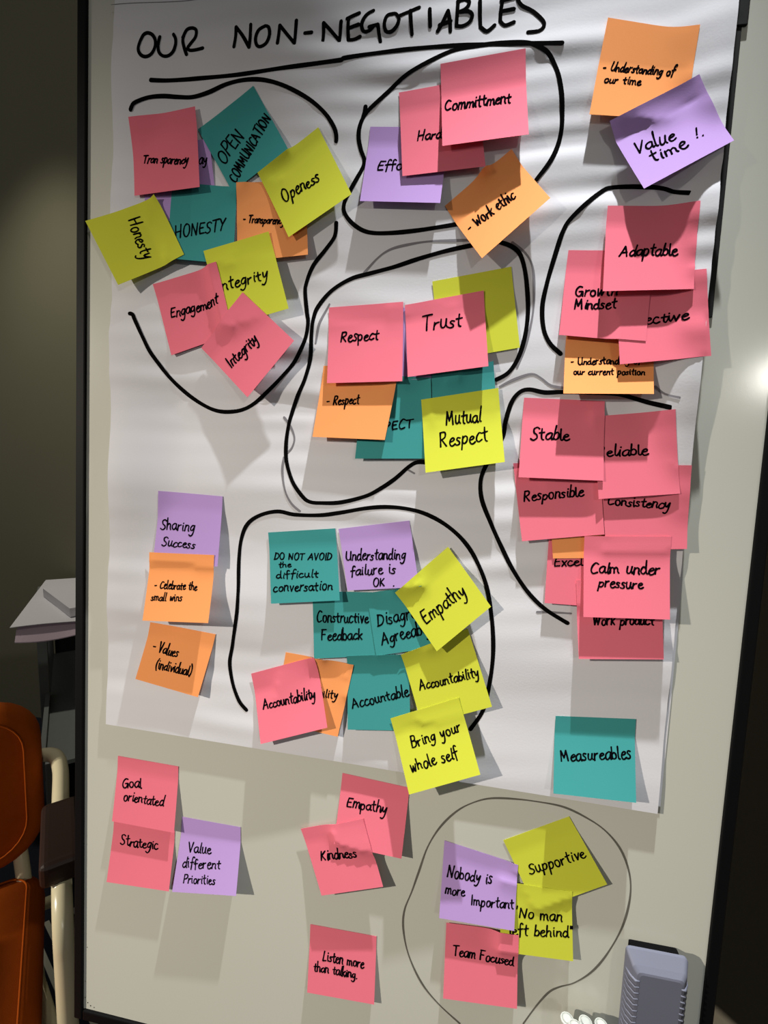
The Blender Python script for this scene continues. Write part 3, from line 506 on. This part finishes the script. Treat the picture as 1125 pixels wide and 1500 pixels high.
for sx in (-1, 1):
    on_board('easel_leg', tube_bm([(sx*.20, .55, -.032), (sx*.25, -.5, -.032), (sx*.27, -1.2345, -.10)], .013), 'frame', True)
on_board('easel_leg', tube_bm([(0, .55, -.034), (0, .0, -.12), (0, -1.21, -.56)], .013), 'frame', True)
on_board('cross_bar', box_bm(-.24, .24, -.02, .02, -.034, -.0185), 'frame')

# ------------------------------------------------------------------ paper clamp and flip chart sheets
clamp = empty('paper_clamp', board_matrix(0, 590), 'black clamp bar holding the chart paper, its end showing at the top right', 'clamp')
bm_obj('clamp_bar', box_bm(-.33, .33, -.022, .022, .0005, .014, .003), 'frame', clamp)
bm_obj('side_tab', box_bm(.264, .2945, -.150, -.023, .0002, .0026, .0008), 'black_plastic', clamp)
bm_obj('dark_gap_strip', box_bm(.264, .2905, -.395, -.1505, .0002, .0016, .0005), 'black_plastic', clamp)  # added dark strip, stands in for the dark gap beside the paper's right edge

def sheet(name, x0, x1, yb0, yb1, y1, hf, nx, ny):
    V, F = [], []
    for s, dz in ((0, 0.0), (1, -0.12)):
        for j in range(ny+1):
            for i in range(nx+1):
                u, v = i/nx, j/ny
                yb = yb0+(yb1-yb0)*u
                y = yb+(y1-yb)*v
                xa, xb = (x0(y), x1(y)) if callable(x0) else (x0, x1)
                x = xa+(xb-xa)*u
                V.append((x, y, hf(x, y)+dz))
    n = (nx+1)*(ny+1)
    for j in range(ny):
        for i in range(nx):
            a = j*(nx+1)+i
            F.append((a, a+1, a+nx+2, a+nx+1)); F.append((n+a, n+a+nx+1, n+a+nx+2, n+a+1))
    for i in range(nx):
        a = i; F.append((a, n+a, n+a+1, a+1)); a = ny*(nx+1)+i; F.append((a, a+1, n+a+1, n+a))
    for j in range(ny):
        a = j*(nx+1); b = a+nx+1; F.append((a, b, n+b, n+a)); a += nx; b += nx; F.append((a, n+a, n+b, b))
    o = mesh_obj(name, local(V, 0, 0, 0), F, 'paper', None, True, board_matrix(0, 0))
    return o
ph_clamped = lambda x, y: paper_h(min(right_edge(y), max(left_edge(y), x)), y)
def sheet_top(x, y):
    return ph_clamped(x, y)
front = sheet('flip_chart_sheet', left_edge, right_edge, -268.0, -276.0, 565.5, sheet_top, 110, 280)
tag(front, 'large white flip chart sheet headed OUR NON-NEGOTIABLES with hand drawn loops', 'paper', 'flip chart sheets')
back = sheet('flip_chart_sheet', lambda y: -300.0, lambda y: 288.5-26*sstep(-60, 120, y), -262.0, -270.5, 565.5, lambda x, y: 0.7+0.35*math.sin(y*.03)+0.9*sstep(270, 288, x)*(1+math.sin(y*.013)), 40, 60)
tag(back, 'white chart sheet behind the front one, showing as a strip at its lower right edge', 'paper', 'flip chart sheets')

V, F = [], []
for st in TITLE: ribbon(V, F, smooth_path(st, 2.0), 3.5, ph_clamped, 0.30, 0.05)
o = mesh_obj('handwriting', local(V, 0, 0, 0), F, 'marker', front, False, Matrix.Identity(4)); o['label'] = 'thick black capitals reading OUR NON-NEGOTIABLES'
for i, st in enumerate(LOOPS):
    V, F = [], []
    ribbon(V, F, smooth_path(st, 3.0), 4.1, ph_clamped, 0.28, 0.06)
    mesh_obj('underline' if i == 0 else 'marker_loop', local(V, 0, 0, 0), F, 'marker', front, False, Matrix.Identity(4))
for st in FAINT:
    V, F = [], []
    ribbon(V, F, smooth_path(st, 3.0), 2.2, ph_clamped, 0.22, 0.2)
    mesh_obj('faint_line', local(V, 0, 0, 0), F, 'faint', front, False, Matrix.Identity(4))
V, F = [], []
ribbon(V, F, smooth_path([(-313, 509), (-150, 511), (60, 512), (282, 513)], 4.0), 0.7, ph_clamped, 0.2)
mesh_obj('tear_line', local(V, 0, 0, 0), F, 'faint', front, False, Matrix.Identity(4))

# ------------------------------------------------------------------ sticky notes
JOIN = 'acdehiklmntu'
def glyphs(text, joined):
    """strokes of one line of writing; `joined` links the small letters as in running script"""
    out, x, last = [], 0.0, None
    for ch in text:
        adv, _, st = FONT[ch].partition('|')
        dy = random.uniform(-.9, .9) if ch != ' ' else 0
        sc = random.uniform(.86, 1.14); sh = random.uniform(-.1, .1)
        first = None; exit_ = None
        for k, s in enumerate([s for s in st.split(';') if s.strip()]):
            q = [(x+float(p.split(',')[0])+sh*float(p.split(',')[1]), dy+sc*float(p.split(',')[1])) for p in s.split()]
            if k == 0: first = q[0]
            if not (ch in 'it' and k == 1): exit_ = q[-1]
            out.append(q)
        if joined and last and first and ch.islower() and ch not in 'bdhklftacgoqs':
            out.append([last, ((last[0]+first[0])/2+.4, (last[1]+first[1])/2-.8), first])
        last = exit_ if joined and ch in JOIN else None
        x += float(adv)+(0.9 if joined and ch.islower() else 1.2)
    return out, x-1.2
HG = solve_heights([(c, curl, bend, skew) for (_, c, curl, bend, skew, _, _) in NOTES])
for (colour, c, curl, bend, skew, label, texts), g in zip(NOTES, HG):
    cx = sum(p[0] for p in c)/4; cy = sum(p[1] for p in c)/4; h0 = g[0][NG//2]
    V, F = [], []
    S = NG*2
    for dz in (0.0, -0.12):
        for j in range(S+1):
            for i in range(S+1):
                x, y = bil(c, i/S, j/S); V.append((x, y, gridh(g, i/S, j/S)+dz))
    n = (S+1)*(S+1)
    for j in range(S):
        for i in range(S):
            a = j*(S+1)+i
            F.append((a, a+S+1, a+S+2, a+1)); F.append((n+a, n+a+1, n+a+S+2, n+a+S+1))
    for i in range(S):
        a = i; F.append((a, a+1, n+a+1, n+a)); a = S*(S+1)+i; F.append((a, n+a, n+a+1, a+1))
        a = i*(S+1); b = a+S+1; F.append((a, n+a, n+b, b)); a += S; b += S; F.append((a, b, n+b, n+a))
    note = mesh_obj('sticky_note', local(V, cx, cy, h0), F, colour, None, True, board_matrix(cx, cy, h0))
    tag(note, label, 'sticky note', 'sticky notes on the board and its paper')
    if texts:
        V, F = [], []
        joined = colour == 'pink'; wpen = {'teal': 1.55, 'purple': 1.55, 'yellow': 1.6, 'pink': 1.65, 'orange': 1.55}[colour]
        hf = lambda x, y: gridh(g, *invbil(c, x, y))
        for (s, u0, v0, u1, v1, xh) in texts:
            a = bil(c, u0, v0); b = bil(c, u1, v1)
            L = math.dist(a, b); tx, ty = (b[0]-a[0])/L, (b[1]-a[1])/L
            st, wid = glyphs(s, joined)
            kx = L/wid; ky = xh/10.0; sl = 0.12
            for q in st:
                pts = [(a[0]+tx*(px*kx+py*ky*sl)-ty*py*ky, a[1]+ty*(px*kx+py*ky*sl)+tx*py*ky) for px, py in q]
                ribbon(V, F, smooth_path(pts, 0.8), wpen*min(1.0, 0.62+xh*0.062), hf, 0.2, 0.12)
        mesh_obj('handwriting', local(V, cx, cy, h0), F, 'pen', note, False, Matrix.Identity(4))

# ------------------------------------------------------------------ magnetic eraser
EX, EY = (294.6, -482.9)
er = empty('board_eraser', board_matrix(EX, EY), 'grey blue plastic whiteboard eraser with ribbed sides and a black felt pad', 'eraser')
ew, eh = 28.0, 70.0
bm = bmesh.new()
prof = [(0.0, 0.0, 9.0), (0.0, 0.0, 12.0), (3.5, 8.0, 20.0), (7.0, 12.0, 23.5), (9.0, 14.0, 24.0)]     # inset x, inset y, h
rings = []
def rrect(w, h, r, z, k=5):
    pts = []
    for cxs, cys, a0 in ((w-r, h-r, 0), (-w+r, h-r, 90), (-w+r, -h+r, 180), (w-r, -h+r, 270)):
        for q in range(k+1):
            t = math.radians(a0+90*q/k); pts.append((cxs+r*math.cos(t), cys+r*math.sin(t), z))
    return pts
for ix, iy, z_ in prof:
    rings.append([bm.verts.new(tuple(v*.001 for v in p)) for p in rrect(ew-ix, eh-iy, 4.0, z_)])
for r0, r1 in zip(rings, rings[1:]):
    for k in range(len(r0)): bm.faces.new((r0[k], r0[(k+1) % len(r0)], r1[(k+1) % len(r0)], r1[k]))
bm.faces.new(rings[-1]); bm.faces.new(rings[0][::-1])
body = bm_obj('body', bm, 'eraser', er, False)
for sx in (-1, 1):
    bm = bmesh.new()
    for k in range(17):
        y = 50-k*6.2
        tube_bm([(sx*(ew-.6)*.001, y*.001, .0125), (sx*(ew-2.6)*.001, (y-1.3)*.001, .018), (sx*(ew-6.2)*.001, (y-1.8)*.001, .0232), (sx*(ew-9.5)*.001, (y-.6)*.001, .0242)], [.0007, .0014, .0014, .0005], 8, True, bm)
    bm_obj('grip_ribs', bm, 'eraser', er, True)
bm = box_bm(-(ew-5)*.001, (ew-6)*.001, -(eh-3)*.001, (eh-1.2)*.001, .0003, .0092, .0015)
bm_obj('felt_pad', bm, 'felt', er)

# ------------------------------------------------------------------ white markers standing in a holder
def vup(x, y, z): return Matrix.Translation((x, y, z))
PENS = [(0.2161, -0.0463, 0.7547), (0.2337, -0.0463, 0.7557), (0.2486, -0.0462, 0.7561), (0.2201, -0.0597, 0.7655)]
def lathe(bm, prof, n=20):
    rings = [[bm.verts.new((r*math.cos(2*math.pi*k/n), r*math.sin(2*math.pi*k/n), z)) for k in range(n)] for r, z in prof]
    for r0, r1 in zip(rings, rings[1:]):
        for k in range(n): bm.faces.new((r0[k], r0[(k+1) % n], r1[(k+1) % n], r1[k]))
    bm.faces.new(rings[0][::-1]); bm.faces.new(rings[-1])
    return bm
pen_labels = ['white marker pen standing upright, leftmost at the bottom edge', 'white marker pen standing upright, middle of the back row at the bottom edge', 'white marker pen standing upright, rightmost, nearest the eraser', 'white marker pen standing in front of the others at the bottom edge']
zmin = min(p[2] for p in PENS)
for (x, y, z_), lb in zip(PENS, pen_labels):
    t = empty('marker_pen', vup(x, y, zmin-.125), lb, 'pen', 'white marker pens at the bottom edge')
    top = z_-(zmin-.125)
    bm_obj('barrel', lathe(bmesh.new(), [(.0052, 0), (.0060, .003), (.0060, top-.045)]), 'white_plastic', t, True)
    bm_obj('cap', lathe(bmesh.new(), [(.0061, top-.0448), (.0064, top-.044), (.0066, top-.0012), (.0062, top-.0002), (.0054, top), (.0050, top-.0008), (.0046, top-.0012), (.0043, top-.0006), (.0040, top+.0006), (.0030, top+.0011)]), 'white_plastic', t, False)
px = [p[0] for p in PENS]; py = [p[1] for p in PENS]
hold = empty('pen_holder', vup(sum(px)/4, sum(py)/4, zmin-.1255), 'grey pen holder on the board under the white markers', 'pen holder')
hx0, hx1 = min(px)-.012-sum(px)/4, max(px)+.012-sum(px)/4; hy0, hy1 = min(py)-.011-sum(py)/4, max(py)+.009-sum(py)/4
bm_obj('base', box_bm(hx0, hx1, hy0, hy1, -.003, 0), 'grey_metal', hold)
bm_obj('front', box_bm(hx0, hx1, hy0-.002, hy0, -.003, .05), 'grey_metal', hold)
bm_obj('back', box_bm(hx0, hx1, hy1, hy1+.002, -.003, .05), 'grey_metal', hold)

# ------------------------------------------------------------------ orange armchair beside the board
F_ = Vector((.687, -.727, 0)); L_ = Vector((.727, .687, 0))
cm = Matrix((L_, -F_, Vector((0, 0, 1)))).transposed().to_4x4(); cm.translation = Vector((-.750, -.037, 0))   # local x = right in view, -y = front
ch = empty('armchair', cm, 'orange upholstered armchair with cream tubular frame and dark brown armrests', 'chair')
def cushion(name, w, d, t, r, matrix, seam=True):
    bm = bmesh.new(); rings = []
    pr = [(0, .35), (.25, .12), (.6, 0.02), (1.0, 0.0), (1.4, .02), (1.75, .12), (2.0, .35)]
    def ring(inset, z): return [bm.verts.new(p) for p in rrect(w/2-inset, d/2-inset, max(.012, r-inset*.6), z, 7)]
    for tt, ins in pr: rings.append(ring(ins*t*.7, (tt/2-.5)*t))
    for r0, r1 in zip(rings, rings[1:]):
        for k in range(len(r0)): bm.faces.new((r0[k], r0[(k+1) % len(r0)], r1[(k+1) % len(r0)], r1[k]))
    c1 = ring(.25*w, t*.5+t*.10); last = rings[-1]
    for k in range(len(last)): bm.faces.new((last[k], last[(k+1) % len(last)], c1[(k+1) % len(last)], c1[k]))
    bm.faces.new(c1); bm.faces.new(rings[0][::-1])
    o = bm_obj(name, bm, 'orange_cloth', ch, True, matrix)
    bm = bmesh.new(); ins = .026
    ringp = [Vector(p) for p in rrect(w/2-ins, d/2-ins, max(.01, r-ins*.6), t*.5+.0045, 7)]
    tube_bm(ringp+[ringp[0]], .0017, 8, False, bm)
    bm_obj('piping', bm, 'orange_cloth', o, True, Matrix.Identity(4))
    return o
Rx = Matrix.Rotation
cushion('seat', .50, .47, .075, .05, Matrix.Translation((-.012, -.055, .428)))
cushion('backrest', .485, .31, .06, .08, Matrix.Translation((.0, .200, .645)) @ Rx(math.radians(90-9), 4, 'X'))
for sx in (-1, 1):
    x = sx*.272
    arc = lambda cy, cz, r, a0, a1, k=8: [(x, cy+r*math.cos(math.radians(a0+(a1-a0)*i/k)), cz+r*math.sin(math.radians(a0+(a1-a0)*i/k))) for i in range(k+1)]
    path = [(x*.70, .235, .655), (x*.86, .235, .66), (x*.96, .215, .664), (x, .16, .665), (x, .05, .662), (x, -.09, .645)] + arc(-.10, .585, .055, 95, 190, 9) + [(x, -.16, .42), (x, -.165, .2), (x, -.17, .0)]
    bm_obj('arm_tube', tube_bm(smooth_path(path, .012), .0135, 16), 'cream_metal', ch, True)
    bm_obj('armrest', box_bm(x-.027, x+.027, -.115, .035, .648, .688, .012, 4), 'brown', ch, False)
    bm_obj('back_leg', tube_bm([(x*.70, .215, .62), (x*.76, .15, .45), (x*.80, .24, 0.0)], .0125, 14), 'cream_metal', ch, True)
    bm_obj('seat_rail', tube_bm([(x*.98, -.165, .37), (x*.70, .16, .39)], .0115, 12), 'cream_metal', ch, True)
bm_obj('stretcher', tube_bm([(-.25, .16, .385), (.25, .16, .385)], .011, 12), 'cream_metal', ch, True)

# ------------------------------------------------------------------ grey trolley table with papers
e1 = Vector((.74, .673, 0)).normalized(); e2 = Vector((-.673, .74, 0)).normalized()
tm = Matrix((e1, e2, Vector((0, 0, 1)))).transposed().to_4x4(); tm.translation = Vector((-1.28, .848, 0))
tr = empty('trolley', tm, 'grey metal trolley with a lower shelf, standing behind the whiteboard at left', 'trolley')
bm_obj('table_top', box_bm(-.03, .30, -.03, .45, .672, .690, .004), 'grey_metal', tr)
for lx, ly, hh in ((0, 0, .6715), (.27, 0, .6715), (0, .40, .6715), (.27, .40, .6715), (.03, -.43, .44), (.27, -.43, .44)):
    bm_obj('leg', box_bm(lx-.014, lx+.014, ly-.014, ly+.014, 0, hh, .003), 'grey_metal', tr)
bm_obj('shelf', box_bm(.0145, .255, -.415, .385, .405, .417), 'grey_metal', tr)
bm_obj('shelf_rim', box_bm(.002, .0145, -.415, -.0145, .375, .44), 'grey_metal', tr)
bm_obj('back_panel', box_bm(.02, .25, .386, .394, .03, .66), 'black_plastic', tr)
bm_obj('side_panel', box_bm(.018, .028, -.41, .385, .03, .40), 'black_plastic', tr)
def paper_stack(name, A, ex, ey, w, d, z0, t, material, label, droop=0.0, wave=0.0):
    ex = Vector(ex).normalized(); ey = Vector(ey).normalized()
    mm_ = Matrix((ex, ey, Vector((0, 0, 1)))).transposed().to_4x4(); mm_.translation = Vector((A[0], A[1], z0))
    V, F = [], []; nx, ny = 24, 16
    for dz in (t, 0.0):
        for j in range(ny+1):
            for i in range(nx+1):
                u, v = i/nx, j/ny
                z_ = dz - droop*max(0, 1-v*9.5)**2*(0.6+0.4*math.sin(u*5+.5)) + wave*math.sin(u*7)*max(0, 1-v*2)
                V.append((w*u, d*v, z_))
    n = (nx+1)*(ny+1)
    for j in range(ny):
        for i in range(nx):
            a = j*(nx+1)+i; F.append((a, a+1, a+nx+2, a+nx+1)); F.append((n+a, n+a+nx+1, n+a+nx+2, n+a+1))
    for i in range(nx):
        a = i; F.append((a, n+a, n+a+1, a+1)); a = ny*(nx+1)+i; F.append((a, a+1, n+a+1, n+a))
    for j in range(ny):
        a = j*(nx+1); b = a+nx+1; F.append((a, b, n+b, n+a)); a += nx; b += nx; F.append((a, n+a, n+b, b))
    o = mesh_obj(name, V, F, material, None, False, mm_)
    return tag(o, label, 'paper', 'papers on the trolley')
paper_stack('paper_sheet', (-1.275, .745), (.82, .57, 0), (-.57, .82, 0), .34, .45, .6910, .003, 'lilac', 'lilac tinted paper drooping over the trolley edge under the white sheet', .045, .004)
paper_stack('paper_sheet', (-1.297, .752), (.82, .57, 0), (-.57, .82, 0), .36, .56, .7000, .002, 'paper', 'large white paper sheet overhanging the trolley, under the white pad', .0, .002)
paper_stack('paper_pad', (-1.446, 1.027), (.855, -.52, 0), (.52, .855, 0), .30, .20, .7045, .030, 'paper', 'thick white paper pad on top of the trolley papers')
